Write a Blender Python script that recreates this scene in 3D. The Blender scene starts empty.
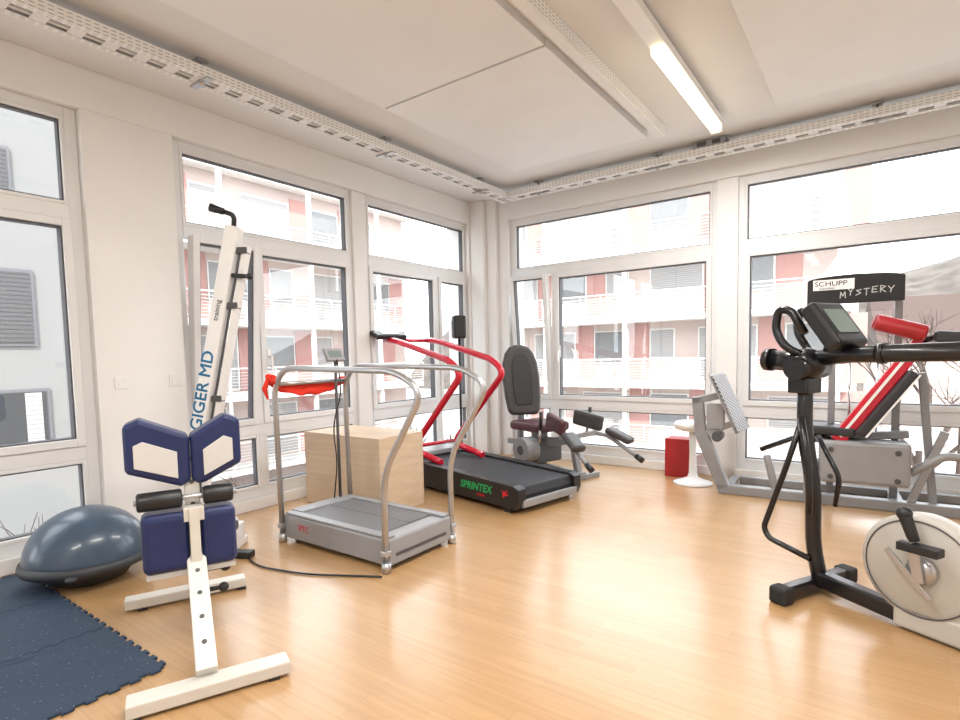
import bpy, bmesh, math, random
from mathutils import Vector, Matrix, Euler
random.seed(4)
scn=bpy.context.scene
COL=scn.collection
V=Vector
# ------------------------------------------------------------ materials
def mat(name,col,rough=.5,metal=0,var=.04,scale=8,bump=0,coat=0,spec=.5):
    m=bpy.data.materials.new(name);m.use_nodes=True
    nt=m.node_tree;b=nt.nodes['Principled BSDF']
    b.inputs['Roughness'].default_value=rough;b.inputs['Metallic'].default_value=metal
    b.inputs['Coat Weight'].default_value=coat
    b.inputs['Specular IOR Level'].default_value=spec
    tc=nt.nodes.new('ShaderNodeTexCoord');n=nt.nodes.new('ShaderNodeTexNoise');n.inputs['Scale'].default_value=scale
    n.inputs['Detail'].default_value=4
    r=nt.nodes.new('ShaderNodeValToRGB')
    c=V(col[:3])
    r.color_ramp.elements[0].position=.3;r.color_ramp.elements[1].position=.7
    r.color_ramp.elements[0].color=(*(c*(1-var)),1);r.color_ramp.elements[1].color=(*[min(1,v*(1+var)) for v in c],1)
    nt.links.new(tc.outputs['Object'],n.inputs['Vector']);nt.links.new(n.outputs['Fac'],r.inputs[0]);nt.links.new(r.outputs[0],b.inputs['Base Color'])
    if bump:
        bp=nt.nodes.new('ShaderNodeBump');bp.inputs['Strength'].default_value=bump;bp.inputs['Distance'].default_value=.01
        n2=nt.nodes.new('ShaderNodeTexNoise');n2.inputs['Scale'].default_value=scale*20
        nt.links.new(tc.outputs['Object'],n2.inputs['Vector']);nt.links.new(n2.outputs['Fac'],bp.inputs['Height']);nt.links.new(bp.outputs[0],b.inputs['Normal'])
    return m
def emis(name,col,s):
    m=mat(name,col);b=m.node_tree.nodes['Principled BSDF'];b.inputs['Emission Color'].default_value=(*col,1);b.inputs['Emission Strength'].default_value=s
    return m
def brickmat(name,c1,c2,mortar,bw,rh,ms,along,rough=.5,offset=.5,metal=0,grain=None,coat=0,crough=.2):
    m=bpy.data.materials.new(name);m.use_nodes=True;nt=m.node_tree;N=nt.nodes;L=nt.links;b=N['Principled BSDF']
    b.inputs['Roughness'].default_value=rough;b.inputs['Metallic'].default_value=metal;b.inputs['Coat Weight'].default_value=coat
    b.inputs['Coat Roughness'].default_value=crough
    tc=N.new('ShaderNodeTexCoord');sx=N.new('ShaderNodeSeparateXYZ');L.new(tc.outputs['Object'],sx.inputs[0])
    cx=N.new('ShaderNodeCombineXYZ');ad=N.new('ShaderNodeMath');ad.operation='ADD'
    other=[a for a in 'XYZ' if a!=along]
    L.new(sx.outputs[along],cx.inputs[0]);L.new(sx.outputs[other[0]],ad.inputs[0]);L.new(sx.outputs[other[1]],ad.inputs[1]);L.new(ad.outputs[0],cx.inputs[1])
    br=N.new('ShaderNodeTexBrick');br.offset=offset;br.inputs['Scale'].default_value=1
    br.inputs['Brick Width'].default_value=bw;br.inputs['Row Height'].default_value=rh;br.inputs['Mortar Size'].default_value=ms
    br.inputs['Mortar Smooth'].default_value=.1
    br.inputs['Color1'].default_value=(*c1,1);br.inputs['Color2'].default_value=(*c2,1);br.inputs['Mortar'].default_value=(*mortar,1)
    L.new(cx.outputs[0],br.inputs['Vector'])
    out=br.outputs['Color']
    if grain:
        mp=N.new('ShaderNodeMapping');mp.inputs['Scale'].default_value=grain
        L.new(tc.outputs['Object'],mp.inputs[0]);n=N.new('ShaderNodeTexNoise');n.inputs['Scale'].default_value=1;n.inputs['Detail'].default_value=6
        L.new(mp.outputs[0],n.inputs['Vector'])
        r=N.new('ShaderNodeValToRGB');r.color_ramp.elements[0].position=.3;r.color_ramp.elements[0].color=(.86,.84,.81,1);r.color_ramp.elements[1].position=.7;r.color_ramp.elements[1].color=(1,1,1,1)
        L.new(n.outputs['Fac'],r.inputs[0])
        mx=N.new('ShaderNodeMix');mx.data_type='RGBA';mx.blend_type='MULTIPLY';mx.inputs[0].default_value=1
        L.new(out,mx.inputs[6]);L.new(r.outputs[0],mx.inputs[7]);out=mx.outputs[2]
    L.new(out,b.inputs['Base Color'])
    return m
M={}
M['wall']=mat('wall_paint',(.80,.795,.785),.8,var=.015,scale=3)
M['frame']=mat('window_frame_white',(.74,.745,.75),.4,var=.01)
M['gasket']=mat('dark_gasket',(.09,.09,.10),.6)
M['ceil']=mat('ceiling_paint',(.74,.74,.735),.85,var=.015,scale=2)
M['panel']=mat('ceiling_panel_metal',(.77,.77,.77),.5,var=.02,scale=3)
M['floor']=brickmat('beech_strip_parquet',(.50,.305,.145),(.455,.27,.12),(.37,.21,.095),.50,.055,.0008,'X',rough=.34,grain=(2,55,1),coat=.6,crough=.19)
M['trayY']=brickmat('perforated_tray_a',(.36,.36,.36),(.36,.36,.36),(.82,.82,.81),.040,.020,.008,'Y',offset=0)
M['trayX']=brickmat('perforated_tray_b',(.36,.36,.36),(.36,.36,.36),(.82,.82,.81),.040,.020,.008,'X',offset=0)
M['silver']=mat('silver_metal',(.48,.48,.49),.3,.85,.03)
M['chrome']=mat('chrome',(.55,.55,.56),.18,1,.02)
M['grey']=mat('grey_powder_coat',(.25,.255,.27),.4,.2,.05)
M['lgrey']=mat('light_grey_coat',(.30,.305,.32),.4,.2,.05)
M['dgrey']=mat('dark_grey_plastic',(.07,.07,.075),.5,0,.1)
M['black']=mat('black_plastic',(.012,.012,.014),.4,0,.1)
M['blackm']=mat('black_enamel_metal',(.008,.008,.010),.28,.1,.1,coat=.2)
M['belt']=mat('treadmill_belt',(.02,.022,.027),.6,0,.15,scale=40)
M['vinyl']=mat('black_vinyl',(.025,.025,.03),.45,0,.1,bump=.1)
M['gvinyl']=mat('charcoal_grey_vinyl',(.050,.046,.048),.45,0,.1,bump=.1)
M['wine']=mat('dark_wine_vinyl',(.075,.022,.028),.45,0,.1,bump=.1)
M['navy']=mat('navy_vinyl',(.010,.020,.09),.38,0,.1,bump=.1)
M['red']=mat('red_enamel',(.58,.006,.03),.25,.1,.05,coat=.5)
M['redv']=mat('red_vinyl',(.36,.015,.02),.4,0,.06)
M['cloth']=mat('red_cloth',(.75,.03,.01),.8,0,.1,scale=20)
M['cream']=mat('grey_white_pad_plate',(.58,.575,.56),.45,0,.03)
M['wheelc']=mat('grey_cream_cover',(.50,.48,.44),.4,0,.04)
M['creamd']=mat('cream_steel_beam',(.66,.64,.59),.4,.1,.05)
M['white']=mat('white_plastic',(.80,.80,.795),.4,0,.02)
M['rubber']=mat('black_rubber',(.02,.02,.02),.8,0,.1)
M['lcd']=mat('grey_green_lcd',(.20,.25,.23),.2,0,.05)
M['ink']=mat('dark_print',(.01,.01,.015),.5)
M['bluep']=mat('teal_blue_print',(.005,.14,.30),.5)
M['greenp']=mat('green_print',(.01,.42,.12),.5)
M['redp']=mat('red_print',(.6,.01,.02),.5)
M['whitep']=mat('white_print',(.85,.85,.85),.5)
M['greyp']=mat('pale_grey_print',(.50,.50,.50),.5)
M['tube']=emis('lit_tube_diffuser',(1,.88,.66),3.2)
M['bosu']=mat('blue_grey_dome_rubber',(.045,.076,.12),.3,0,.05,coat=.25)
M['bosub']=mat('dark_ball_base',(.03,.033,.04),.5,0,.1)
M['ply']=brickmat('plywood',(.62,.48,.345),(.60,.455,.32),(.60,.455,.32),3,3,.0,'X',rough=.55,grain=(1.2,5,30))
M['plate']=brickmat('perforated_footplate',(.05,.05,.055),(.05,.05,.055),(.34,.34,.35),.034,.034,.009,'X',offset=.5,rough=.7)
M['grate']=brickmat('ribbed_deck',(.22,.22,.23),(.21,.21,.22),(.06,.06,.07),.022,.5,.006,'X',offset=0,rough=.5)
M['fac_w']=mat('pale_render_facade',(.16,.16,.16),.9,0,.03,scale=.5)
M['fac_r']=mat('red_render_facade',(.36,.20,.18),.9,0,.06,scale=.5)
M['fac_p']=mat('pinkish_facade',(.43,.35,.32),.9,0,.10,scale=.5)
M['slab']=mat('balcony_concrete',(.62,.60,.58),.9,0,.04,scale=1)
M['wing']=mat('building_window_glass',(.16,.165,.17),.3,0,.1)
M['blind']=brickmat('shutter_slats',(.05,.05,.055),(.05,.05,.055),(.02,.02,.02),5,.08,.012,'X',offset=0)
M['lblind']=brickmat('pale_shutter_slats',(.30,.29,.285),(.30,.29,.285),(.18,.18,.18),5,.09,.014,'X',offset=0)
M['bark']=mat('bark',(.05,.034,.028),.9,0,.2)
M['hill']=mat('wooded_hillside',(.065,.055,.048),1,0,.45,scale=.5)
M['roof']=mat('brown_roof_tiles',(.055,.035,.03),.9,0,.1)
M['dwin']=mat('dark_window_pane',(.02,.022,.026),.3,0,.1)
M['ground']=mat('pale_paving',(.26,.255,.25),.95,0,.05,scale=.5)
def speck():
    c0=(.017,.036,.070,1)
    m=mat('speckled_blue_rubber',c0[:3],.7);nt=m.node_tree;N=nt.nodes;L=nt.links;b=N['Principled BSDF']
    tc=N.new('ShaderNodeTexCoord');v=N.new('ShaderNodeTexVoronoi');v.inputs['Scale'].default_value=42
    L.new(tc.outputs['Object'],v.inputs['Vector'])
    r=N.new('ShaderNodeValToRGB');r.color_ramp.interpolation='CONSTANT';r.color_ramp.elements[0].color=(.17,.22,.27,1);r.color_ramp.elements[1].position=.11;r.color_ramp.elements[1].color=c0
    L.new(v.outputs['Distance'],r.inputs[0]);L.new(r.outputs[0],b.inputs['Base Color']);return m
M['speck']=speck()
def glassm():
    m=bpy.data.materials.new('clear_window_glass');m.use_nodes=True;nt=m.node_tree;nt.nodes.clear();N=nt.nodes
    o=N.new('ShaderNodeOutputMaterial');mx=N.new('ShaderNodeMixShader');t=N.new('ShaderNodeBsdfTransparent');g=N.new('ShaderNodeBsdfGlossy');g.inputs['Roughness'].default_value=.02
    t.inputs[0].default_value=(.97,.98,.98,1)
    mx.inputs[0].default_value=.05;nt.links.new(t.outputs[0],mx.inputs[1]);nt.links.new(g.outputs[0],mx.inputs[2]);nt.links.new(mx.outputs[0],o.inputs[0]);return m
M['glass']=glassm()
# ------------------------------------------------------------ mesh builder
def fillet(pts,rad,n=6):
    pts=[V(p) for p in pts];out=[pts[0]]
    for i in range(1,len(pts)-1):
        a,b,c=pts[i-1],pts[i],pts[i+1];d1=(a-b);d2=(c-b);r=min(rad,d1.length*.48,d2.length*.48)
        s=b+d1.normalized()*r;e=b+d2.normalized()*r
        for k in range(n+1):
            t=k/n;out.append(s*(1-t)**2+b*2*t*(1-t)+e*t*t)
    out.append(pts[-1]);return out
SPLIT={'short_side','long_side','footplate_bracket','lower_pad_plate','foot_cap','rubber_foot','side_board','side_trim','cross_tube','post_socket','terminal','lamp_bracket','cover_bolt','link_arm','lever_arm','pad_bracket','balcony_column','handlebar','chrome_arm','backing_plate','foam_roller','end_cap','cord','glass_pane','base_plate','tray_cable','guide_rod','white_stripe'}
class MB:
    def __init__(s,*mats): s.bm=bmesh.new();s.mats=[M[m] for m in mats];s.mi=0
    def m(s,i): s.mi=i;return s
    def _f(s,vs,smooth=False):
        try:
            f=s.bm.faces.new(vs);f.material_index=s.mi;f.smooth=smooth;return f
        except ValueError: return None
    def box(s,c,size,R=None):
        c=V(c);R=Matrix() if R is None else (Euler(R).to_matrix().to_4x4() if not isinstance(R,Matrix) else R.to_4x4())
        h=V(size)/2;vs=[]
        for x in(-1,1):
            for y in(-1,1):
                for z in(-1,1): vs.append(s.bm.verts.new(c+R@V((x*h.x,y*h.y,z*h.z))))
        for q in((0,1,3,2),(4,6,7,5),(0,4,5,1),(2,3,7,6),(0,2,6,4),(1,5,7,3)): s._f([vs[i] for i in q])
        return s
    def b2(s,a,b):
        a=V(a);b=V(b);return s.box((a+b)/2,[abs(v) for v in (b-a)])
    def beam(s,p,q,w,h,up=(0,1,0)):
        p=V(p);q=V(q);x=(q-p).normalized();y=V(up);z=x.cross(y).normalized();y=z.cross(x)
        R=Matrix((x,y,z)).transposed();return s.box((p+q)/2,((q-p).length,w,h),R)
    def tube(s,pts,r,seg=12,closed=False,cap=True):
        pts=[V(p) for p in pts];n=len(pts);rs=r if isinstance(r,(list,tuple)) else [r]*n
        rings=[];nrm=None
        for i,p in enumerate(pts):
            if closed: t=(pts[(i+1)%n]-pts[i-1])
            else: t=pts[min(i+1,n-1)]-pts[max(i-1,0)]
            t.normalize()
            if nrm is None:
                nrm=t.orthogonal().normalized()
            nrm=(nrm-t*nrm.dot(t)).normalized();bn=t.cross(nrm)
            rings.append([s.bm.verts.new(p+(nrm*math.cos(2*math.pi*k/seg)+bn*math.sin(2*math.pi*k/seg))*rs[i]) for k in range(seg)])
        for i in range(n if closed else n-1):
            a=rings[i];b=rings[(i+1)%n]
            for k in range(seg): s._f([a[k],a[(k+1)%seg],b[(k+1)%seg],b[k]],True)
        if cap and not closed: s._f(rings[0][::-1]);s._f(rings[-1])
        return s
    def cyl(s,p,q,r,seg=24,r2=None): return s.tube([p,q],[r,r if r2 is None else r2],seg)
    def lathe(s,prof,c=(0,0,0),R=None,seg=48):
        R=Matrix.Identity(3) if R is None else (Euler(R).to_matrix() if not isinstance(R,Matrix) else R)
        c=V(c);rings=[]
        for rr,z in prof:
            if rr<1e-6: rings.append([s.bm.verts.new(c+R@V((0,0,z)))])
            else: rings.append([s.bm.verts.new(c+R@V((rr*math.cos(2*math.pi*k/seg),rr*math.sin(2*math.pi*k/seg),z))) for k in range(seg)])
        for a,b in zip(rings,rings[1:]):
            for k in range(seg):
                k2=(k+1)%seg
                if len(a)==1 and len(b)==1: continue
                if len(a)==1: s._f([a[0],b[k],b[k2]],True)
                elif len(b)==1: s._f([a[k],a[k2],b[0]],True)
                else: s._f([a[k],a[k2],b[k2],b[k]],True)
        return s
    def prism(s,poly,o,ax,ay,d):
        o=V(o);ax=V(ax);ay=V(ay);n=ax.cross(ay).normalized()*d
        a=[s.bm.verts.new(o+ax*x+ay*y) for x,y in poly];b=[s.bm.verts.new(v.co+n) for v in a]
        s._f(a[::-1]);s._f(b);k=len(poly)
        for i in range(k): s._f([a[i],a[(i+1)%k],b[(i+1)%k],b[i]])
        return s
    def ball(s,c,r,sc=(1,1,1),seg=20):
        prof=[(r*math.sin(math.pi*i/12),-r*math.cos(math.pi*i/12)) for i in range(13)];prof[0]=(0,-r);prof[-1]=(0,r)
        n0=len(s.bm.verts);s.lathe(prof,(0,0,0),None,seg);s.bm.verts.ensure_lookup_table()
        for v in s.bm.verts[n0:]: v.co=V((v.co.x*sc[0],v.co.y*sc[1],v.co.z*sc[2]))+V(c)
        return s
    def obj(s,name,bevel=0,par=None,label=None,seg=2):
        bm=s.bm
        bmesh.ops.recalc_face_normals(bm,faces=bm.faces[:])
        if name in SPLIT:
            seen=set();comps=[]
            for v in bm.verts:
                if v in seen: continue
                st=[v];seen.add(v);comp=[]
                while st:
                    a=st.pop();comp.append(a)
                    for ed in a.link_edges:
                        b=ed.other_vert(a)
                        if b not in seen: seen.add(b);st.append(b)
                comps.append(comp)
            if len(comps)>1:
                datas=[]
                for comp in comps:
                    idx={v:i for i,v in enumerate(comp)};fs=set()
                    for v in comp: fs.update(v.link_faces)
                    fs=list(fs);datas.append(([v.co.copy() for v in comp],[[idx[v] for v in fc.verts] for fc in fs],[fc.material_index for fc in fs],[fc.smooth for fc in fs]))
                bm.free();last=None
                for vs,fs,mi,sm in datas:
                    me=bpy.data.meshes.new(name);me.from_pydata(vs,[],fs);me.polygons.foreach_set('material_index',mi);me.polygons.foreach_set('use_smooth',sm);me.update()
                    last=s._fin(me,name,bevel,par,label,seg)
                return last
        me=bpy.data.meshes.new(name);bm.to_mesh(me);bm.free()
        return s._fin(me,name,bevel,par,label,seg)
    def _fin(s,me,name,bevel,par,label,seg):
        for m in s.mats: me.materials.append(m)
        o=bpy.data.objects.new(name,me);COL.objects.link(o)
        if bevel:
            b=o.modifiers.new('bevel','BEVEL');b.width=bevel;b.segments=seg;b.limit_method='ANGLE';b.angle_limit=math.radians(50)
        if par: o.parent=par
        if label: o['label']=label
        return o
def thing(name,loc,rz,label,cat,group=None):
    e=bpy.data.objects.new(name,None);e.location=loc;e.rotation_euler=(0,0,math.radians(rz));e.empty_display_size=.1
    COL.objects.link(e);e['label']=label;e['category']=cat
    if group: e['group']=group
    return e
def tag(o,label,cat,group=None):
    o['label']=label;o['category']=cat
    if group:o['group']=group
    return o
def struct(o): o['kind']='structure';return o
def text(body,name,par,loc,ax,ay,size,m,ext=.001,shear=0,align='LEFT',sx=1,bold=0):
    cu=bpy.data.curves.new(name,'FONT');cu.body=body;cu.size=size;cu.extrude=ext;cu.align_x=align;cu.shear=shear
    t=bpy.data.objects.new('tmp',cu);COL.objects.link(t);dg=bpy.context.evaluated_depsgraph_get();dg.update()
    me=bpy.data.meshes.new_from_object(t.evaluated_get(dg));bpy.data.objects.remove(t)
    ax=V(ax).normalized();ay=V(ay).normalized();az=ax.cross(ay)
    if bold:
        vs=[v.co.copy() for v in me.vertices];fs=[list(p.vertices) for p in me.polygons];n=len(vs)
        av=[];af=[]
        for k,(dx,dy) in enumerate([(0,0),(bold,0),(bold*.5,bold*.5),(bold*.5,-bold*.5)]):
            av+=[v+V((dx,dy,k*.00007)) for v in vs];af+=[[i+n*k for i in q] for q in fs]
        me=bpy.data.meshes.new(name);me.from_pydata(av,[],af);me.update()
    for v in me.vertices: v.co=V(loc)+ax*v.co.x*sx+ay*v.co.y+az*v.co.z
    me.materials.clear();me.materials.append(M[m]);me.name=name
    o=bpy.data.objects.new(name,me);COL.objects.link(o);o.parent=par;o['label']='printed lettering '+body.replace('\n',' ');return o
# ------------------------------------------------------------ camera
F=549.2;YAW=math.radians(35.98);PT=math.radians(3.90);RL=math.radians(-1.21)
f=V((-math.sin(YAW)*math.cos(PT),math.cos(YAW)*math.cos(PT),-math.sin(PT)))
r=V((math.cos(YAW),math.sin(YAW),0));u=r.cross(f)
r,u=r*math.cos(RL)+u*math.sin(RL),-r*math.sin(RL)+u*math.cos(RL)
cd=bpy.data.cameras.new('camera');cam=bpy.data.objects.new('camera',cd);COL.objects.link(cam)
mw=Matrix((r,u,-f)).transposed().to_4x4();mw.translation=V((4.25,-5.794,1.25));cam.matrix_world=mw
cd.sensor_width=36;cd.lens=F/960*36;cd.shift_y=32.2/960;cd.clip_start=.05;cd.clip_end=500
scn.camera=cam
# ------------------------------------------------------------ room
ZC=3.13;X1=6.6;Y0=-8.4
struct(MB('floor').b2((-.3,Y0-.2,-.12),(X1+.2,.3,0)).obj('floor'))
struct(MB('ceil').b2((-.3,Y0-.2,ZC),(X1+.2,.3,ZC+.15)).obj('ceiling'))
w=MB('wall')
w.b2((-.25,-7.6,2.87),(.1,.25,ZC));w.b2((-.25,-4.35,0),(.1,-3.78,2.87));w.b2((-.25,-.25,0),(.1,.25,2.87));w.b2((-.25,Y0,0),(.1,-7.6,ZC))
w.b2((-.12,-2.09,0),(.07,-1.92,2.87))
w.b2((-.25,-7.6,0),(.08,-4.35,.09));w.b2((-.25,-3.78,0),(.08,-.25,.09))
struct(w.obj('wall_left',.004))
w=MB('wall')
w.b2((-.25,-.1,2.87),(X1,.25,ZC));w.b2((.1,-.1,0),(.58,.25,2.87));w.b2((2.96,-.08,0),(3.15,.2,2.87));w.b2((.58,-.08,0),(X1,.25,.09));w.b2((X1-.5,-.1,0),(X1,.25,2.87))
w.b2((.1,-.22,0),(.30,-.1,ZC));w.b2((.30,-.16,0),(.44,-.1,ZC))
struct(w.obj('wall_back',.004))
struct(MB('wall').b2((X1,Y0-.2,0),(X1+.2,.25,ZC)).obj('wall_right'))
struct(MB('wall').b2((-.25,Y0-.2,0),(X1,Y0,ZC)).obj('wall_front'))
for i,(a,b) in enumerate([((1.25,-2.78),(2.60,-1.0)),((1.25,-4.58),(2.60,-2.80)),((1.25,-6.38),(2.60,-4.60)),((1.25,-8.2),(2.60,-6.40)),((3.58,-4.6),(5.0,-1.0)),((3.58,-8.2),(5.0,-4.62)),((5.02,-4.6),(6.4,-1.0))]):
    struct(MB('panel').b2((a[0],a[1],3.075),(b[0],b[1],ZC)).obj('trim_%d'%(i+1),.004))
def window(n,wall,s0,s1,mull,handles=(),tilt=None):
    fr=MB('frame','gasket');gl=MB('glass');tl=MB('frame','gasket');tg=MB('glass')
    def bx(a,b,z0,z1,d0,d1,mb=None,mi=0):
        mb=mb or fr
        mb.mi=mi
        if wall=='L': mb.b2((d0,a,z0),(d1,b,z1))
        else: mb.b2((a,-d1,z0),(b,-d0,z1))
    z0,z1=.09,2.87
    bx(s0,s0+.07,z0,z1,-.04,.04);bx(s1-.07,s1,z0,z1,-.04,.04)
    bx(s0+.07,s1-.07,z1-.06,z1,-.04,.04);bx(s0+.07,s1-.07,2.17,2.26,-.04,.045);bx(s0+.07,s1-.07,.62,.71,-.04,.045);bx(s0+.07,s1-.07,z0,.17,-.04,.04)
    def pane(a,b,c,d,sash=.03,dep=.05,F_=None,G_=None):
        F_=F_ or fr;G_=G_ or gl
        bx(a,a+sash,c,d,-.03,dep,F_);bx(b-sash,b,c,d,-.03,dep,F_);bx(a+sash,b-sash,c,c+sash,-.03,dep,F_);bx(a+sash,b-sash,d-sash,d,-.03,dep,F_)
        g=.010;a+=sash;b-=sash;c+=sash;d-=sash
        bx(a,a+g,c,d,-.02,dep-.015,F_,1);bx(b-g,b,c,d,-.02,dep-.015,F_,1);bx(a+g,b-g,c,c+g,-.02,dep-.015,F_,1);bx(a+g,b-g,d-g,d,-.02,dep-.015,F_,1)
        bx(a+g,b-g,c+g,d-g,-.006,.0,G_)
    pane(s0+.07,s1-.07,2.26,z1-.06,.022,.045)
    for (z_0,z_1,sw) in ((.71,2.17,.05),(.17,.62,.025)):
        e=[s0+.07]+list(mull)+[s1-.07]
        for i in range(len(e)-1):
            a=e[i]+(.025 if i else 0);b=e[i+1]-(.025 if i<len(e)-2 else 0)
            if i: bx(e[i]-.025,e[i]+.025,z_0,z_1,-.04,.045)
            if tilt==i and sw>.03: pane(a,b,z_0,z_1,sw,.06,tl,tg)
            else: pane(a,b,z_0,z_1,sw,.06 if sw>.03 else .045)
    o=struct(fr.obj('window_%d'%n,.004))
    gl.obj('glass_pane',0,o)
    if tilt is not None:
        for q in(tl,tg):
            for v in q.bm.verts:
                k=(v.co.z-.71)*.085
                if wall=='L': v.co.x+=k
                else: v.co.y-=k
        sh=tl.obj('window_sash',.004,o,'white window sash tilted open inward');tg.obj('glass_pane',0,o)
    else: tl.bm.free();tg.bm.free()
    for h in handles:
        hb=MB('white')
        if wall=='L': hb.b2((.06,h-.015,1.2),(.072,h+.015,1.34));hb.b2((.072,h-.01,1.26),(.10,h+.01,1.28));hb.b2((.092,h-.01,1.16),(.108,h+.01,1.28))
        else: hb.b2((h-.015,-.072,1.2),(h+.015,-.06,1.34));hb.b2((h-.01,-.10,1.26),(h+.01,-.072,1.28));hb.b2((h-.01,-.108,1.16),(h+.01,-.092,1.28))
        hb.obj('window_handle',0,o)
window(1,'L',-5.95,-4.35,[-4.95],[-4.87]);window(5,'L',-7.6,-5.95,[-6.6])
window(2,'L',-3.78,-2.06,[-3.15],[-3.06],tilt=0);window(3,'L',-1.95,-.20,[-.82],[-.90])
window(4,'B',.57,2.98,[1.16],[1.24],tilt=0);window(6,'B',3.13,6.1,[5.2])
for y,z in((-4.21,1.11),(-3.86,1.11)):
    e=thing('wall_socket',(.1,y,z),0,'white square wall socket plate on the white pillar','wall socket','sockets on the pillar')
    MB('white').b2((0,-.04,-.04),(.008,.04,.04)).obj('socket_plate',.002,e);MB('white').b2((.008,-.024,-.024),(.013,.024,.024)).obj('socket_insert',.001,e)
# ------------------------------------------------------------ cable trays (ladder type with perforated sides)
def tray(axis,fix,a,b,z,e,wd=.17):
    t=MB('tray'+axis,'panel')
    def bb(s0,s1,t0,t1,z0,z1,q=t):
        if axis=='Y': q.b2((t0,s0,z0),(t1,s1,z1))
        else: q.b2((s0,t0,z0),(s1,t1,z1))
    bb(a,b,fix-wd/2,fix-wd/2+.004,z,z+.06);bb(a,b,fix+wd/2-.004,fix+wd/2,z,z+.06)
    bb(a,b,fix-wd/2+.004,fix-wd/2+.045,z,z+.003);bb(a,b,fix+wd/2-.045,fix+wd/2-.004,z,z+.003)
    t.mi=1
    n=int((b-a)/.16)
    for k in range(n): bb(a+k*.16,a+k*.16+.07,fix-wd/2+.004,fix+wd/2-.004,z+.003,z+.006)
    t.obj('tray_channel',0,e)
    for k,(off,rr,mm) in enumerate([(-.045,.009,'lgrey'),(-.015,.011,'panel'),(.02,.008,'lgrey'),(.045,.010,'white')]):
        q=MB(mm);pts=[]
        for j in range(13):
            s=a+.1+(b-a-.2)*j/12;o_=fix+off+.006*math.sin(j*2.3+k)
            pts.append((o_,s,z+.006+rr) if axis=='Y' else (s,o_,z+.006+rr))
        q.tube(pts,rr,6).obj('tray_cable',0,e)
def hangers(e,pts,z):
    for x,y in pts:
        hb=MB('silver');hb.cyl((x,y,z+.03),(x,y,ZC-.01),.008);hb.b2((x-.035,y-.035,ZC-.02),(x+.035,y+.035,ZC));hb.b2((x-.10,y-.02,z-.012),(x+.10,y+.02,z));hb.cyl((x,y,z-.03),(x,y,z+.05),.02);hb.obj('tray_hanger',0,e)
e=thing('cable_tray',(0,0,0),0,'white perforated metal cable tray hung under ceiling along window wall','cable tray','ceiling cable trays')
tray('Y',.76,-7.8,-.33,3.0,e)
hangers(e,[(.76,y) for y in(-7,-5.4,-3.9,-2.3,-.9)],3.0)
e=thing('cable_tray',(0,0,0),0,'white perforated metal cable tray crossing above the back windows','cable tray','ceiling cable trays')
tray('X',-.42,.86,6.4,3.0,e)
hangers(e,[(x,-.42) for x in(1.2,2.5,4.2,5.6)],3.0)
e=thing('cable_trunking',(0,0,3.05),0,'long pale ceiling trunking with slotted edge beside lamp','trunking')
MB('trayY').b2((2.755,-7.8,.0),(2.76,-1.02,.078)).obj('slotted_edge',0,e)
MB('panel').b2((2.69,-7.8,-.01),(2.755,-1.02,.08)).obj('trunking_body',.003,e)
e=thing('junction_box',(2.98,-.42,3.062),0,'grey electrical junction box with dark terminals on cable tray','junction box')
MB('lgrey').b2((-.14,-.08,0),(.14,.08,.065)).obj('box_body',.004,e)
MB('dgrey').b2((-.10,-.085,.012),(-.02,-.08,.05)).b2((.03,-.085,.012),(.10,-.08,.05)).obj('terminal',.001,e)
def lamp(x,ya,yb,lab):
    e=thing('fluorescent_lamp',(x,(ya+yb)/2,3.0),0,lab,'ceiling lamp','ceiling lamps');h=(yb-ya)/2
    MB('white').b2((-.05,-h-.6,.045),(.05,h,.10)).obj('lamp_housing',.006,e)
    MB('white').b2((-.03,-h*.6,.10),(-.01,-h*.6+.03,.13)).b2((.01,h*.6,.10),(.03,h*.6+.03,.13)).obj('lamp_bracket',0,e)
    MB('tube').b2((-.04,-h+.02,-.005),(.04,h-.02,.045)).obj('lamp_diffuser',.015,e)
    MB('white').b2((-.045,h-.02,-.01),(.045,h,.05)).obj('end_cap',.004,e)
    ld=bpy.data.lights.new('lamp_light','AREA');ld.shape='RECTANGLE';ld.size=.1;ld.size_y=2*h;ld.energy=58;ld.color=(1,.975,.94)
    lo=bpy.data.objects.new('lamp_light',ld);lo.location=(x,(ya+yb)/2,2.985);COL.objects.link(lo)
lamp(3.15,-2.45,-.95,'lit white fluorescent batten lamp under the ceiling')
lamp(3.15,-5.2,-3.7,'added white batten fill lamp under the ceiling, out of view');lamp(3.15,-7.8,-6.3,'added white batten fill lamp under the ceiling, out of view')  # both battens are out of view, added as fill for the interior
lamp(5.3,-5.6,-4.1,'added white batten fill lamp in an unseen second row')  # unseen extra batten, put in only to brighten the room
# ------------------------------------------------------------ puzzle mats
def tile(x0,y0,L=.594):
    n=8;p=[];d=.016;w=L/n
    def prof(sign):
        pts=[]
        for i in range(n):
            c=(i+.5)*w
            pts+=[(c-w*.2,0),(c-w*.28,d*sign),(c+w*.28,d*sign),(c+w*.2,0)]
        return pts
    out=[(0,0)]
    out+=[(a,b) for a,b in prof(1)]
    out+=[(L,0)]+[(L+b,a) for a,b in prof(1)]
    out+=[(L,L)]+[(L-a,L+b) for a,b in prof(1)]
    out+=[(0,L)]+[(b,L-a) for a,b in prof(1)]
    m=MB('speck');m.prism(out,(0,0,0),(1,0,0),(0,1,0),.012)
    o=m.obj('puzzle_mat',.003);o.location=(x0,y0,.001);return o
for i in range(3):
    tag(tile(.125+i*.6,-5.41),'dark blue speckled rubber puzzle mat tile lying on parquet','floor mat','interlocking puzzle mats')
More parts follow.
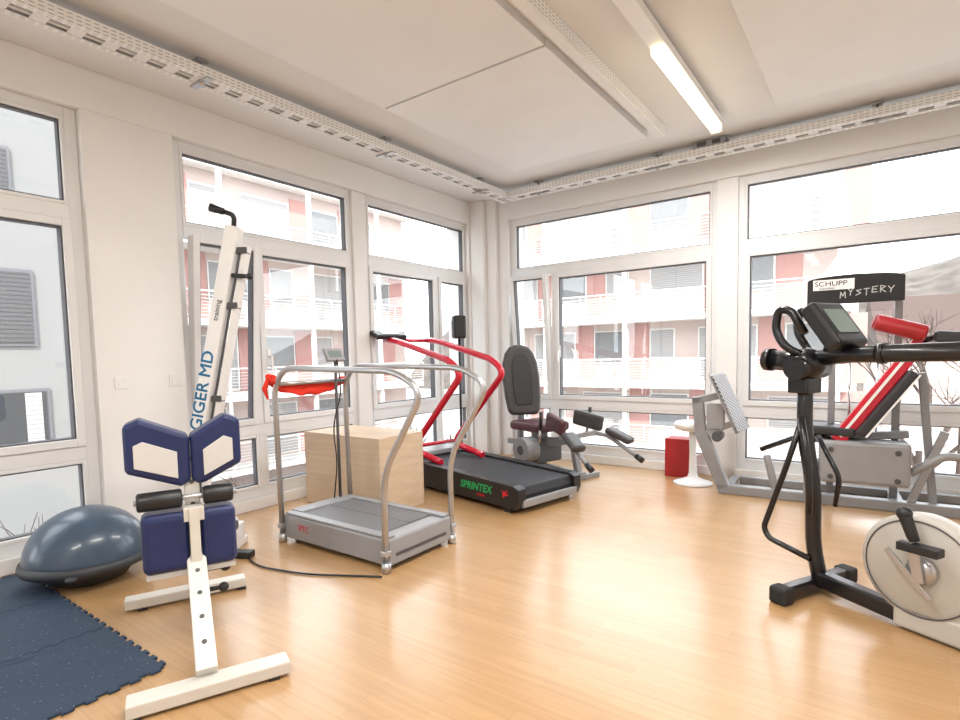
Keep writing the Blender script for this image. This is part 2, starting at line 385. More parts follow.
# ------------------------------------------------------------ balance ball
e=thing('balance_trainer',(.54,-4.61,0),0,'blue-grey half-ball balance trainer with dark platform on the floor','balance trainer')
prof=[(.295,.135)]+[(.305*math.cos(a),.14+.28*math.sin(a)) for a in [math.pi/2*k/20 for k in range(21)]];prof[-1]=(0,.42)
MB('bosu').lathe(prof,seg=64).obj('rubber_dome',0,e)
MB('bosub').lathe([(0,.012),(.17,.012),(.20,.02),(.22,.05),(.28,.085),(.318,.10),(.327,.12),(.320,.145),(.295,.156)],seg=64).obj('platform_base',0,e)
MB('bosub').lathe([(0,0),(.15,0),(.16,.012),(0,.013)]).obj('base_foot',0,e)
MB('bosub').ball((.27,-.17,.105),.03,(1,1,.6)).obj('side_grip',0,e)
# ------------------------------------------------------------ back trainer
e=thing('back_trainer',(1.785,-4.60,0),-24,'cream steel back trainer frame with navy blue padded supports','exercise machine')
MB('creamd').b2((.455,-.26,.012),(.545,.29,.062)).obj('front_base_bar',.006,e)
MB('creamd').b2((-.53,-.31,.012),(-.45,.25,.062)).obj('rear_base_bar',.006,e)
rb=MB('rubber')
for x in(.5,-.49):
    for y in(-.235,.23): rb.b2((x-.045,y-.02,0),(x+.045,y+.02,.012))
rb.obj('rubber_foot',.003,e)
b=MB('creamd','dgrey');b.beam((.48,0,.075),(.04,0,.40),.075,.06);b.beam((-.48,0,.06),(.06,0,.13),.05,.05)
b.b2((-.03,-.03,.08),(.03,.03,.90))
b.m(1)
for k in range(5):
    z=.42+k*.10;b.cyl((.02,0,z),(.034,0,z),.010,12)
for t in(.2,.4,.6,.8):
    p=V((.48,0,.075)).lerp(V((.04,0,.40)),t);n=V((.59,0,.80));b.cyl(p,p+n*.034,.01,12)
b.obj('frame_column',.004,e)
MB('creamd').b2((-.04,-.18,.42),(-.01,.14,.50)).obj('pad_bracket',.004,e)
MB('creamd').b2((-.12,-.10,.80),(-.07,.10,.88)).obj('pad_bracket',.004,e)
MB('creamd').b2((.03,-.04,.56),(.10,.04,.62)).obj('pad_bracket',.004,e)
def pad(poly,x,th,name,m='navy'):
    q=MB(m);q.prism(poly,(x,0,0),(0,1,0),(0,0,1),th);return q.obj(name,.018,e,seg=3)
for s,w_ in((-1,.245),(1,.205)):
    P=[(s*w_,.785),(s*w_,.985),(s*(w_-.06),1.01),(s*.001,.925),(s*.001,.725),(s*.04,.705)]
    pad(P if s>0 else P[::-1],-.08,.13,'upper_pad')
    P=[(s*(w_-.035),.805),(s*(w_-.035),.90),(s*(w_-.07),.915),(s*.05,.86),(s*.05,.745)]
    MB('cream').prism(P,(.05,0,0),(0,1,0),(0,0,1),.008).obj('backing_plate',.002,e)
    y0,y1=(.022,.165) if s>0 else (-.20,-.022)
    MB('navy').b2((-.03,y0,.35),(.10,y1,.605)).obj('lower_pad',.028,e,seg=3)
    MB('cream').b2((.0,y0+.01,.325),(.08,y1-.01,.35)).obj('lower_pad_plate',.002,e)
    MB('black').cyl((.06,s*.04,.66),(.06,s*(.21 if s<0 else .16),.66),.040).obj('foam_roller',.01,e)
MB('creamd').b2((.10,-.020,.30),(.112,.020,.62)).obj('front_strap_plate',.002,e)
MB('silver').cyl((.06,-.22,.66),(.06,.175,.66),.012).obj('roller_axle',0,e)
MB('black').cyl((-.02,.04,.30),(-.02,.12,.30),.012).ball((-.02,.12,.30),.025).obj('adjustment_knob',0,e)
MB('black').cyl((.03,.03,.22),(.03,.105,.22),.01).ball((.03,.105,.22),.022).obj('adjustment_knob',0,e)
# ------------------------------------------------------------ rope pull tower
e=thing('pulling_trainer',(.75,-3.90,0),36,'tall slanted white metal pulling trainer with black handle','exercise machine')
def gx(z): return -.13+(z-.73)*.225
b=MB('white');b.beam((gx(.14)-.01,0,.14),(gx(2.1)-.01,0,2.1),.10,.085);b.obj('slanted_rail',.008,e)
b=MB('white');b.beam((gx(.14)+.085,.02,.14),(gx(1.98)+.085,.02,1.98),.06,.035);b.obj('guide_rail',.002,e)
b=MB('dgrey')
for z in(.4,1.0,1.6,1.95): b.b2((gx(z)+.02,-.02,z-.02),(gx(z)+.10,.04,z+.02))
b.tube([(gx(.3)+.052,0,.3),(gx(1.95)+.052,0,1.95)],.008,8);b.obj('rail_link',.002,e)
MB('white').b2((-.34,-.12,.0),(.10,.12,.05)).obj('base_plate',.006,e)
MB('white').b2((-.04,-.08,.05),(.10,.08,.16)).obj('motor_housing',.006,e)
MB('white','dgrey').cyl((.02,-.15,.20),(.14,-.15,.20),.055).m(1).cyl((.14,-.15,.20),(.15,-.15,.20),.03).obj('brake_cylinder',0,e)
MB('black').tube(fillet([(gx(2.1)-.02,0,2.04),(gx(2.1),-.02,2.17),(gx(2.1)-.06,-.03,2.19)],.03),.016).tube([(gx(2.1)-.06,-.03,2.19),(gx(2.1)-.14,-.05,2.215)],[.022,.026]).obj('top_handle',0,e)
MB('black').cyl((gx(1.8)+.04,-.03,1.79),(gx(1.8)+.15,-.03,1.78),.014).ball((gx(1.8)+.15,-.03,1.78),.022).obj('side_handle',0,e)
d=V((.2195,0,.9756));ay=(-.9756,0,.2195)
text('GIGER MD','lettering',e,V((gx(.79)+.018,-.0515,.79)),d,ay,.105,'bluep',bold=.003,sx=1.08)
text('training','lettering',e,V((gx(1.5)+.006,-.0515,1.5)),d,ay,.045,'ink')
# ------------------------------------------------------------ treadmill silver
e=thing('treadmill',(.97,-3.6,0),0,'low silver-grey treadmill with curved tubular side rails','treadmill')
W=.58;L=1.01
MB('lgrey').b2((0,0,.03),(L,W,.19)).obj('deck_body',.012,e)
MB('grate').b2((.12,.07,.19),(L-.12,W-.07,.198)).obj('walking_surface',.002,e)
MB('lgrey').b2((.02,.005,.19),(L-.01,.065,.205)).b2((.02,W-.065,.19),(L-.01,W-.005,.205)).b2((0,.065,.19),(.12,W-.065,.21)).obj('side_trim',.004,e)
MB('dgrey').b2((L-.001,.06,.08),(L+.004,W-.06,.10)).b2((.05,.05,0),(.12,W-.05,.03)).b2((L-.12,.05,0),(L-.05,W-.05,.03)).obj('rubber_foot',.002,e)
h1=[(0,-.012,.02),(-.02,-.012,1.06),(.10,-.012,1.19),(1.12,-.012,1.17),(1.32,-.012,1.06),(1.00,-.012,.58),(1.00,-.012,.02)]
h2=[(x,W+.012,z) for x,y,z in h1]
for h in(h1,h2): MB('silver').tube(fillet(h,.14,8),.019,14).obj('handrail',0,e)
MB('silver').cyl((-.02,-.01,1.08),(-.02,W+.01,1.08),.014).obj('cross_bar',0,e)
for x in(0,1.0):
    for y in(-.012,W+.012): MB('silver').cyl((x,y,0),(x,y,.06),.028).obj('post_base',0,e);MB('silver').b2((x-.024,y-.024,.10),(x+.024,y+.024,.13)).obj('post_clamp',.003,e)
MB('dgrey').cyl((.03,.47,.18),(.03,.47,1.24),.011).obj('console_post',0,e)
k=MB('lgrey').box((.03,.46,1.27),(.03,.16,.10),(0,-.5,0)).obj('console',.006,e)
MB('lcd').box((.045,.46,1.278),(.004,.11,.05),(0,-.5,0)).obj('display_screen',0,k)
MB('black').tube(fillet([(.06,.46,1.24),(.12,.45,1.0),(.03,.42,.75),(.10,.40,.5),(.02,.42,.2)],.2,8),.005,8).obj('console_cable',0,e)
text('VTC','lettering',e,(.16,-.0015,.10),(1,0,0),(0,0,1),.06,'redp')
bm=MB('cloth');n=20;rows=[]
for i in range(n+1):
    t=i/n;y=-.05+t*(W+.12);sag=.045*math.sin(math.pi*t)
    row=[]
    for k in range(5):
        w=k/4;off=.012*math.sin(t*17+k*2.1)
        row.append(bm.bm.verts.new((-.05+off+.01*w,y,1.115-sag-.07*w*(.5+.7*math.sin(math.pi*t)**.5)+.006*math.sin(t*30))))
    rows.append(row)
for i in range(n):
    for k in range(4): bm._f([rows[i][k],rows[i][k+1],rows[i+1][k+1],rows[i+1][k]],True)
bm.tube(fillet([(-.02,-.03,1.10),(-.05,-.05,1.14),(-.02,0,1.13),(.01,-.04,1.09)],.02),.014)
bm.tube([(-.04,-.04,1.12),(-.06,-.06,1.05),(-.04,-.05,.98)],[.014,.018,.006])
o=bm.obj('red_scarf');o.location=(.97,-3.6,0);tag(o,'red cloth band tied along the treadmill cross bar','cloth')
sm=o.modifiers.new('s','SOLIDIFY');sm.thickness=.003
# ------------------------------------------------------------ wooden box
e=thing('wooden_box',(.22,-2.86,0),0,'plain light plywood box standing beside the treadmill','wooden box')
MB('ply').b2((0,0,0),(.93,.018,.60)).b2((0,.48,0),(.93,.498,.60)).obj('long_side',.002,e)
MB('ply').b2((0,.018,0),(.018,.48,.60)).b2((.912,.018,0),(.93,.48,.60)).obj('short_side',.002,e)
MB('ply').b2((0,0,.60),(.93,.498,.618)).obj('box_top',.003,e)
# ------------------------------------------------------------ red treadmill
e=thing('treadmill',(2.00,-2.26,0),-12,'black running treadmill with red zigzag tubular rails','treadmill')
W=.78
PR=[(-1.85,.04),(0,.04),(.03,.10),(.03,.20),(-.03,.225),(-1.85,.27)]
b=MB('black');b.prism(PR,(0,.0,0),(1,0,0),(0,0,1),-.09)
b.prism(PR,(0,W,0),(1,0,0),(0,0,1),.09);b.obj('side_board',.006,e)
MB('belt').prism([(-1.84,.06),(-.02,.06),(.0,.14),(-.02,.205),(-1.84,.25)],(0,W-.09,0),(1,0,0),(0,0,1),W-.18).obj('running_belt',.01,e)
MB('lgrey').b2((.001,.06,.05),(.035,W-.06,.11)).obj('end_cover',.006,e)
MB('lgrey').b2((-1.80,.095,.252),(-1.45,W-.095,.30)).obj('motor_cover',.01,e)
MB('rubber').b2((-.15,.02,0),(-.08,.08,.04)).b2((-.15,W-.08,0),(-.08,W-.02,.04)).b2((-1.7,.02,0),(-1.63,.08,.04)).b2((-1.7,W-.08,0),(-1.63,W-.02,.04)).obj('rubber_foot',0,e)
for n in(.10,.62):
    MB('red').tube(fillet([(-1.93,n,1.42),(-1.75,n,1.41),(-.88,n,1.20),(-.73,n,1.08),(-1.50,n,.34),(-1.05,n,.262)],.13,8),.031,14).obj('handrail',0,e)
MB('red').cyl((-1.90,.10,1.415),(-1.90,.62,1.415),.02).cyl((-1.50,.10,.36),(-1.50,.62,.36),.02).obj('cross_tube',0,e)
k=MB('black').box((-1.90,.12,1.47),(.16,.36,.05),(0,.35,0)).obj('console',.012,e)
MB('lcd').box((-1.892,.12,1.497),(.09,.2,.003),(0,.35,0)).obj('display_screen',0,k)
text('SPRINTEX','lettering',e,(-.66,-.0015,.125),(1,0,0),(0,0,1),.088,'greenp',shear=.2,bold=.003)
text('slatbelt','lettering',e,(-.45,-.0015,.085),(1,0,0),(0,0,1),.035,'redp')
MB('redp').prism([(0,0),(.03,.02),(.07,.03),(.04,.04),(.06,.07),(.02,.05),(-.01,.06),(.005,.03)],(-.14,-.0015,.115),(1,0,0),(0,0,1),.002).obj('runner_logo',0,e)
# ------------------------------------------------------------ speaker on stand
e=thing('speaker',(.36,-.82,0),-40,'black loudspeaker on a slim dark stand near window corner','speaker')
MB('black').b2((-.08,-.07,1.44),(.08,.07,1.70)).obj('speaker_box',.02,e)
MB('dgrey').b2((-.065,-.075,1.46),(.065,-.07,1.64)).obj('speaker_grille',.003,e)
MB('blackm').cyl((0,0,.03),(0,0,1.44),.014).obj('stand_pole',0,e)
MB('blackm').lathe([(0,0),(.15,0),(.15,.015),(.02,.035),(0,.035)]).obj('stand_base',0,e)
# ------------------------------------------------------------ thigh machine
e=thing('leg_abduction_machine',(1.31,-.66,0),-20,'seated leg machine with dark grey upholstered back and grey frame','exercise machine')
outl=[(-.15,0),(.15,0),(.18,.05),(.20,.20),(.21,.40),(.195,.58),(.16,.69),(.11,.755),(.04,.78),(-.04,.78),(-.11,.755),(-.16,.69),(-.195,.58),(-.21,.40),(-.20,.20),(-.18,.05)]
MB('gvinyl').prism(outl,(-.28,0,.57),(.42,.91,0),(-.12,0,.99),.09).obj('backrest',.035,e,seg=4)
inn=[(x*.55,.12+y*.74) for x,y in outl]
MB('vinyl').prism(inn,(-.195,-.035,.57),(.42,.91,0),(-.12,0,.99),.016).obj('backrest_panel',.006,e,seg=3)
MB('wine').b2((-.26,-.22,.43),(.24,.22,.53)).obj('seat',.035,e,seg=3)
b=MB('grey');b.beam((-.35,0,.05),(-.30,0,1.1),.06,.05);b.beam((-.45,0,.04),(.65,0,.04),.08,.06);b.beam((0,-.02,.05),(.02,-.02,.44),.10,.16);b.b2((-.48,-.28,0),(-.42,.28,.05));b.b2((.60,-.22,0),(.66,.22,.05));b.beam((.1,0,.30),(.58,0,.40),.08,.09);b.beam((.58,0,.05),(.50,0,.40),.06,.06);b.beam((-.30,-.2,.30),(.2,-.24,.34),.03,.06)
b.obj('machine_frame',.006,e)
MB('dgrey').b2((-.20,-.18,.10),(.16,.18,.34)).obj('gear_housing',.03,e,seg=3)
for s in(-1,1):
    MB('lgrey').beam((.46,s*.04,.40),(.60,s*.24,.44),.045,.05,(0,0,1)).obj('swing_arm',.006,e)
    MB('lgrey').tube(fillet([(.58,s*.22,.44),(.72,s*.27,.42),(1.05,s*.33,.24)],.06),.020).obj('leg_bar',0,e)
    MB('wine' if s<0 else 'gvinyl').box((.50,s*.22,.56),(.34,.07,.16),(0,.18,s*.25)).obj('thigh_pad',.03,e,seg=3)
    MB('gvinyl').box((.84,s*.31,.43),(.28,.14,.07),(0,.40,s*.3)).obj('foot_pad',.03,e,seg=3)
    MB('chrome').tube(fillet([(.20,s*.20,.36),(.36,s*.32,.36),(.40,s*.33,.50)],.05),.014).obj('grip_rod',0,e)
    MB('black').cyl((.40,s*.33,.50),(.42,s*.335,.68),.019).obj('hand_grip',0,e)
    MB('black').cyl((1.03,s*.327,.25),(1.10,s*.34,.21),.028).obj('end_plug',0,e)
MB('lgrey','dgrey').cyl((.10,-.35,.26),(.10,-.19,.26),.13,32).m(1).cyl((.10,-.355,.26),(.10,-.35,.26),.05,24).obj('weight_disc',.004,e)
# ------------------------------------------------------------ stool + red cube
e=thing('stool',(2.86,-.50,0),0,'round white stool on pedestal base below the window','stool')
MB('white').lathe([(0,.0),(.17,0),(.175,.012),(.12,.03),(.05,.06),(.035,.10),(.03,.30),(.035,.50),(.0,.50)]).obj('pedestal',0,e)
MB('white').lathe([(0,.50),(.10,.50),(.165,.53),(.17,.56),(.155,.585),(0,.60)]).obj('seat',0,e)
o=MB('redv').b2((-.12,-.10,0),(.12,.10,.38)).obj('red_cube_seat',.004);o.location=(2.66,-.215,0);tag(o,'red upholstered cube standing beside the white stool','cube seat')
# ------------------------------------------------------------ leg press
e=thing('leg_press',(3.16,-.72,0),4,'large grey leg press machine with red beam and footplate','exercise machine')
b=MB('grey');b.beam((-.02,0,.04),(1.9,0,.04),.09,.08);b.beam((.1,.42,.04),(1.9,.42,.04),.07,.07)
b.b2((.02,.04,.01),(.09,.42,.07));b.b2((1.2,.04,.01),(1.28,.42,.07))
b.beam((.02,0,.05),(-.17,0,.52),.09,.10);b.beam((-.17,0,.50),(-.20,0,.84),.08,.09);b.beam((-.24,0,.80),(.0,0,.86),.08,.06)
b.beam((.70,.0,.07),(.62,.0,.52),.05,.06);b.beam((.62,.1,.50),(1.30,.1,.58),.06,.06);b.beam((1.45,.05,.07),(1.36,.05,1.05),.05,.05)
b.obj('base_frame',.008,e)
q=MB('lgrey');q.beam((-.16,.0,.50),(.10,.0,.62),.06,.05);q.b2((-.12,-.04,.56),(.02,.05,.78));q.obj('plate_bracket',.006,e)
MB('dgrey').cyl((-.03,-.07,.50),(-.03,.07,.50),.045).obj('pivot_disc',.004,e)
MB('lgrey').cyl((.42,0,.06),(.35,0,.36),.03).obj('gas_spring',.004,e)
MB('plate').prism([(-.19,0),(.19,0),(.19,.52),(-.19,.52)],(.16,.06,.55),(.12,.99,0),(-.40,0,.92),.015).obj('footplate',.004,e)
MB('lgrey').prism([(-.20,-.01),(.20,-.01),(.20,.53),(-.20,.53)],(.143,.06,.548),(.12,.99,0),(-.40,0,.92),.013).obj('footplate_backing',.004,e)
b=MB('grey');b.beam((.80,.15,.04),(.80,.15,1.62),.05,.05);b.beam((1.22,.15,.04),(1.22,.15,1.62),.05,.05);b.beam((.78,.15,1.2),(1.24,.15,1.2),.04,.04)
b.obj('mast',.005,e)
MB('chrome').cyl((.92,.15,.3),(.92,.15,1.2),.01).cyl((1.10,.15,.3),(1.10,.15,1.2),.01).obj('guide_rod',0,e)
MB('lgrey').b2((.72,-.12,.20),(1.30,.10,.53)).obj('weight_cover',.03,e,seg=3)
MB('grey').b2((.62,-.13,.08),(.72,.03,.36)).obj('side_block',.003,e)
MB('dgrey').cyl((.80,-.13,.25),(.80,-.12,.25),.02).cyl((1.22,-.13,.25),(1.22,-.12,.25),.02).cyl((1.22,-.13,.46),(1.22,-.12,.46),.02).cyl((.80,-.13,.46),(.80,-.12,.46),.02).obj('cover_bolt',.003,e)
MB('red').beam((.84,-.05,.52),(1.34,-.05,1.28),.07,.10).obj('red_beam',.008,e)
MB('whitep').beam((.86,-.09,.56),(1.30,-.09,1.24),.004,.02).obj('white_stripe',0,e)
MB('vinyl').beam((.98,.0,.58),(1.30,0,1.06),.30,.07).obj('back_pad',.02,e,seg=3)
MB('whitep').beam((1.02,-.155,.57),(1.33,-.155,1.04),.008,.012).obj('pad_piping',0,e)
MB('vinyl').box((.78,.05,.60),(.36,.30,.07),(0,.05,0)).obj('seat_pad',.02,e,seg=3)
MB('redv').cyl((1.06,-.12,1.43),(1.36,-.14,1.33),.060).obj('shoulder_pad',.02,e,seg=3)
MB('redv').cyl((1.06,.12,1.45),(1.36,.14,1.35),.060).obj('shoulder_pad',.02,e,seg=3)
MB('vinyl').box((1.52,-.12,1.30),(.24,.12,.08),(0,.1,0)).obj('head_pad',.02,e,seg=3)
MB('blackm').tube(fillet([(1.34,-.05,1.28),(1.50,-.05,1.34),(1.75,-.05,1.20)],.06),.022).tube([(.30,.02,.40),(.62,.02,.55),(.76,0,.56)],.02).obj('lever_arm',0,e)
MB('lgrey').tube(fillet([(1.3,-.02,.3),(1.5,-.02,.45),(1.85,-.02,.40)],.06),.03).beam((1.3,.0,.04),(1.5,.0,.62),.05,.05).obj('rear_frame',.004,e)
top=[(1.24,1.77)]+[(.93+.31*math.cos(a),1.77+.035*math.sin(a)) for a in [math.pi*j/12 for j in range(1,12)]]+[(.62,1.77)]
k=MB('blackm').prism([(.62,1.585),(1.24,1.585)]+top,(0,-.005,0),(1,0,0),(0,0,1),.015).obj('sign_board',.002,e)
MB('whitep').b2((.66,-.024,1.695),(.93,-.020,1.775)).obj('sign_label',0,k)
text('SCHUPP','lettering',k,(.668,-.0255,1.727),(1,0,0),(0,0,1),.052,'ink',sx=1.15)
text('Gesundheit','lettering',k,(.70,-.0255,1.702),(1,0,0),(0,0,1),.022,'ink')
G={'M':[[(0,0),(.1,1),(.5,.35),(.9,1.05),(1,0)]],'Y':[[(0,1),(.5,.5),(1,1.05)],[(.5,.5),(.4,0)]],'S':[[(1,.95),(.1,.8),(.9,.35),(0,0)]],'T':[[(0,.95),(1,1)],[(.5,.97),(.45,0)]],'E':[[(1,1),(.1,.9),(.0,0),(.95,.05)],[(.05,.5),(.8,.5)]],'R':[[(.05,0),(.1,1),(.95,.8),(.15,.45),(1,0)]]}
q=MB('greyp');x=0
for i,chh in enumerate('MYSTERY'):
    sc=.044+.006*(i%2);wd_=.034;base=1.628+.007*((i*2)%3)+.004*i
    for st in G[chh]:
        pp=[V((.84+x+a*wd_,-.0225,base+b*sc)) for a,b in st]
        for a,b in zip(pp,pp[1:]): q.beam(a-(b-a).normalized()*.002,b+(b-a).normalized()*.002,.002,.0065)
    x+=.050
q.obj('lettering',0,k,label='hand-drawn pale lettering MYSTERY')
# ------------------------------------------------------------ ergometer
e=thing('exercise_bike',(4.03,-2.59,0),-28,'black and cream exercise ergometer with flywheel and console','exercise machine')
MB('blackm').beam((-.02,-.25,.045),(-.02,.25,.045),.07,.06,(0,0,1)).obj('front_foot',.01,e)
MB('rubber').b2((-.065,-.30,.0),(.025,-.22,.085)).b2((-.065,.22,0),(.025,.30,.085)).obj('foot_cap',.015,e)
MB('blackm').beam((-.02,0,.085),(.40,0,.055),.07,.08).obj('base_beam',.012,e)
MB('wheelc').b2((.36,-.05,.01),(1.1,.05,.12)).obj('rear_beam',.015,e)
MB('blackm').tube(fillet([(.01,0,.06),(-.035,0,.25),(-.035,0,.55),(-.09,0,.80),(-.09,0,1.14)],.12),.037,16).tube(fillet([(-.02,-.06,.42),(-.02,-.06,.62),(-.07,-.06,.9)],.08),.018).obj('upright_column',0,e)
MB('blackm').tube(fillet([(-.08,-.05,.86),(-.15,-.06,.62),(-.27,-.06,.28),(-.24,-.06,.23),(-.02,-.04,.18)],.03),.015).tube(fillet([(-.06,.06,.80),(.05,.07,.60),(.03,.07,.45)],.04),.013).obj('link_arm',0,e)
MB('blackm').ball((-.08,0,1.17),.09,(1,1,.9)).cyl((-.25,-.03,1.19),(-.04,-.03,1.17),.052).cyl((-.25,-.03,1.19),(-.285,-.03,1.192),.060).cyl((-.08,-.11,1.15),(-.08,.11,1.15),.058).obj('swivel_joint',0,e)
MB('blackm').b2((-.15,-.06,1.02),(-.04,.06,1.10)).obj('column_clamp',.01,e)
MB('blackm').tube([(-.06,0,1.195),(.14,0,1.215),(1.0,0,1.23)],.040,16).cyl((.25,0,1.217),(.28,0,1.218),.047).obj('horizontal_arm',0,e)
for y in(-.09,.08):
    MB('blackm').tube(fillet([(-.05,y*.3,1.20),(-.14,y,1.25),(-.20,y,1.35),(-.18,y,1.45),(-.11,y,1.44),(-.04,y,1.32)],.07),.021).obj('handlebar',0,e)
k=MB('black').box((.06,-.02,1.35),(.25,.24,.08),(0,.95,0)).obj('console',.02,e,seg=3)
MB('lcd').box((.094,-.02,1.376),(.14,.15,.004),(0,.95,0)).obj('display_screen',0,k)
MB('blackm').cyl((.02,0,1.20),(.05,0,1.31),.03).obj('console_neck',0,e)
RX=(math.radians(90),0,0)
cx=.455;cz=.295
MB('wheelc').lathe([(0,-.05),(.212,-.05),(.232,-.035),(.232,.035),(.212,.05),(0,.05)],(cx,0,cz),RX,64).obj('flywheel_housing',0,e)
MB('dgrey').tube([(cx+.207*math.cos(a),-.052,cz+.207*math.sin(a)) for a in [2*math.pi*j/64 for j in range(64)]],.003,6,closed=True).obj('housing_groove',0,e)
MB('wheelc').b2((cx+.05,-.045,cz-.2),(cx+.6,.045,cz+.20)).obj('rear_housing',.03,e,seg=3)
MB('silver').lathe([(0,-.03),(.05,-.03),(.06,-.01),(.06,.0),(0,.0)],(cx+.02,-.06,cz),(-math.pi/2,0,0),32).obj('crank_hub',0,e)
MB('silver').beam((cx+.0,-.105,cz+.14),(cx+.03,-.105,cz-.04),.020,.042).beam((cx-.10,-.10,cz+.07),(cx+.07,-.10,cz-.10),.014,.024).cyl((cx+.0,-.08,cz+.13),(cx+.0,-.15,cz+.13),.020).obj('crank_arm',.003,e)
MB('black').tube([(cx-.02,-.13,cz+.25),(cx+.02,-.13,cz+.14)],[.026,.022]).ball((cx-.02,-.13,cz+.25),.030).b2((cx-.03,-.17,cz+.10),(cx+.12,-.11,cz+.135)).obj('pedal',.004,e)
# ------------------------------------------------------------ floor cable
e=thing('power_cable',(0,0,0),0,'black power cable with adapter lying on the parquet','cable')
MB('black').tube(fillet([(1.06,-3.93,.012),(1.25,-3.98,.008),(1.6,-3.9,.008),(1.85,-3.76,.008),(2.0,-3.68,.008)],.3,8),.006,8).tube(fillet([(.96,-3.98,.02),(1.0,-4.15,.008),(.95,-4.3,.008)],.1,6),.006,8).obj('cord',0,e)
MB('black').box((1.00,-3.94,.022),(.16,.07,.042),(0,0,.5)).obj('adapter_block',.006,e)
# ------------------------------------------------------------ outside
GZ=-4.0
o=MB('ground').b2((-70,-60,GZ-.2),(90,110,GZ)).obj('paved_ground');o['kind']='stuff';tag(o,'pale paved ground outside around the buildings','ground')
def facade(name,loc,rz,length,floors,z0,wallm,label,bal=True,depth=8,fh=2.9,thin=1.3,accent=None):
    e=thing(name,loc,rz,label,'building')
    top=z0+floors*fh
    MB(wallm).b2((0,0,GZ),(length,depth,top)).obj('building_body',0,e)
    MB('slab').b2((-.3,-.6,top),(length+.3,depth,top+.3)).obj('roof_slab',0,e)
    for k in range(floors):
        z=z0+k*fh
        x=.8;i=k
        while x<length-2:
            ww=[1.6,1.0,2.2][i%3]
            MB('slab','wing','lblind').b2((x-.06,-.05,z+(.1 if i%3==2 else .8)),(x+ww+.06,0,z+2.35)).m(2 if i%3 else 1).b2((x,-.07,z+(.16 if i%3==2 else .86)),(x+ww,-.05,z+2.29)).obj('building_window',0,e)
            if accent and i%3!=1: MB(accent).b2((x+ww+.1,-.04,z),(x+ww+1.0,0,z+2.6)).obj('wall_panel',0,e)
            x+=ww+1.1;i+=1
        if bal and k>=0:
            s=MB('slab');s.b2((0,-thin,z-.25),(length,0,z));s.obj('balcony_slab',0,e)
            q=MB('slab');q.b2((0,-thin,z+.99),(length,-thin+.05,z+1.04));q.b2((0,-thin,z+.08),(length,-thin+.04,z+.12))
            for zz in(.24,.36,.48,.60,.72,.84): q.b2((0,-thin+.015,z+zz),(length,-thin+.03,z+zz+.015))
            n=int(length/1.0)
            for j in range(n+1): q.b2((j*1.,-thin+.01,z+.12),(j*1.+.03,-thin+.04,z+.99))
            q.obj('railing',0,e)
            c=MB('slab')
            for j in range(int(length/4)+1): c.b2((j*4,-thin+.1,z),(j*4+.15,-thin+.25,z+fh-.25))
            c.obj('balcony_column',0,e)
    return e
facade('apartment_building',(-17,1.5,0),90,15,4,-3.0,'fac_p','pale apartment block with white balconies and reddish walls',accent='fac_r')
facade('apartment_building',(-13,19,0),0,16.4,4,-3.0,'fac_p','pinkish apartment block with long white balconies and red panels',accent='fac_r')
e=thing('office_building',(-9,-14,0),90,'pale grey rendered building with dark framed windows','building')
MB('fac_w').b2((0,0,GZ),(14.3,7,9)).obj('building_body',0,e)
for (ya,yb,za,zb) in [(-3.5,-2.16,1.6,3.05),(-3.3,-2.03,-.34,.78),(-3.6,-2.38,4.2,5.3),(-6,-4.7,1.6,3.05),(-6,-4.7,-.9,.78),(-6,-4.7,4.2,5.3)]:
    b=MB('gasket','blind' if za!=-.34 else 'dwin');b.b2((ya+14,-.05,za),(yb+14,0,zb)).m(1).b2((ya+14.06,-.07,za+.06),(yb+14-.06,-.05,zb-.06));b.obj('building_window',0,e)
    if za==-.34: MB('lblind').b2((yb+13.60,-.09,za+.08),(yb+13.86,-.072,zb-.08)).obj('curtain',0,e)
bm=MB('hill');n=50;g=[]
for i in range(n+1):
    row=[]
    for j in range(14):
        x=-60+i*3.4;y=60+j*5
        z=GZ+.01+ (18+2*math.sin(i*.21+1)+1.2*math.sin(i*.6))*math.sin(min(1,j/8)*math.pi/2)+random.uniform(0,1.)*(j>0)
        row.append(bm.bm.verts.new((x,y,z)))
    g.append(row)
for i in range(n):
    for j in range(13): bm._f([g[i][j],g[i+1][j],g[i+1][j+1],g[i][j+1]],True)
tag(bm.obj('hillside'),'distant brown wooded hillside behind the buildings','hill')
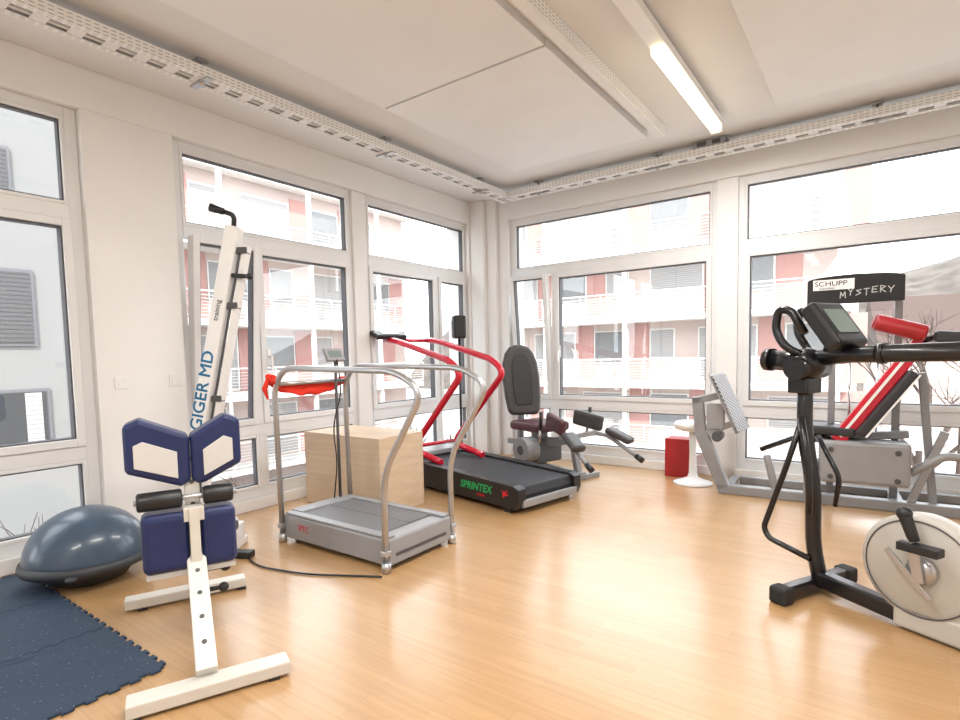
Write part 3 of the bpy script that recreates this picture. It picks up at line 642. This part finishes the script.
for (hx,hy) in((4.6,38),(15,50)):
    e=thing('house',(hx,hy,GZ),10,'distant house with brown pitched roof below the hillside','house','distant houses')
    MB('fac_p').b2((0,0,0),(9,7,5.0)).obj('house_body',0,e)
    MB('roof').prism([(-.5,5.0),(7.5,5.0),(3.5,8.6)],(-.4,0,0),(0,1,0),(0,0,1),9.8).obj('pitched_roof',0,e)
def tree(loc,h,seed):
    rnd=random.Random(seed);t=MB('bark')
    def grow(p,d,l,rr,lv):
        q=p+d*l*.5+V((rnd.uniform(-1,1),rnd.uniform(-1,1),0))*l*.05;e_=p+d*l
        t.tube([p,q,e_],[rr,rr*.85,rr*.65],5,cap=False)
        if lv==0: return
        for k in range(3 if lv>1 else 4):
            a=rnd.uniform(.35,.8);ax=V((rnd.uniform(-1,1),rnd.uniform(-1,1),rnd.uniform(-.2,.4))).normalized()
            nd=(d*math.cos(a)+ax*math.sin(a)).normalized();st=p.lerp(e_,rnd.uniform(.6,1))
            grow(st,nd,l*rnd.uniform(.6,.8),rr*.55,lv-1)
    grow(V((0,0,.01)),V((0,0,1)),h*.32,h*.016,4)
    o=t.obj('bare_tree');o.location=loc;tag(o,'leafless winter tree outside the windows','tree','bare trees outside')
tree((-4.4,-3.4,GZ),4.6,1);tree((-4.6,-.2,GZ),4.6,2);tree((5.2,13,GZ),7.5,3);tree((6.9,22,GZ),9,5);tree((-4.5,4.2,GZ),5.0,6);tree((5.6,7.5,GZ),5,7);tree((6.4,30,GZ),10,11)
# ------------------------------------------------------------ light
wd=bpy.data.worlds.new('world');scn.world=wd;wd.use_nodes=True
bg=wd.node_tree.nodes['Background'];bg.inputs[0].default_value=(.93,.96,1,1);bg.inputs[1].default_value=6.0
s=bpy.data.lights.new('sun','SUN');s.energy=10;s.angle=.02;s.color=(1,.95,.88);so=bpy.data.objects.new('sun',s);COL.objects.link(so)
so.rotation_euler=V((-.45,.55,-.70)).to_track_quat('-Z','Y').to_euler()
scn.view_settings.view_transform='Standard'
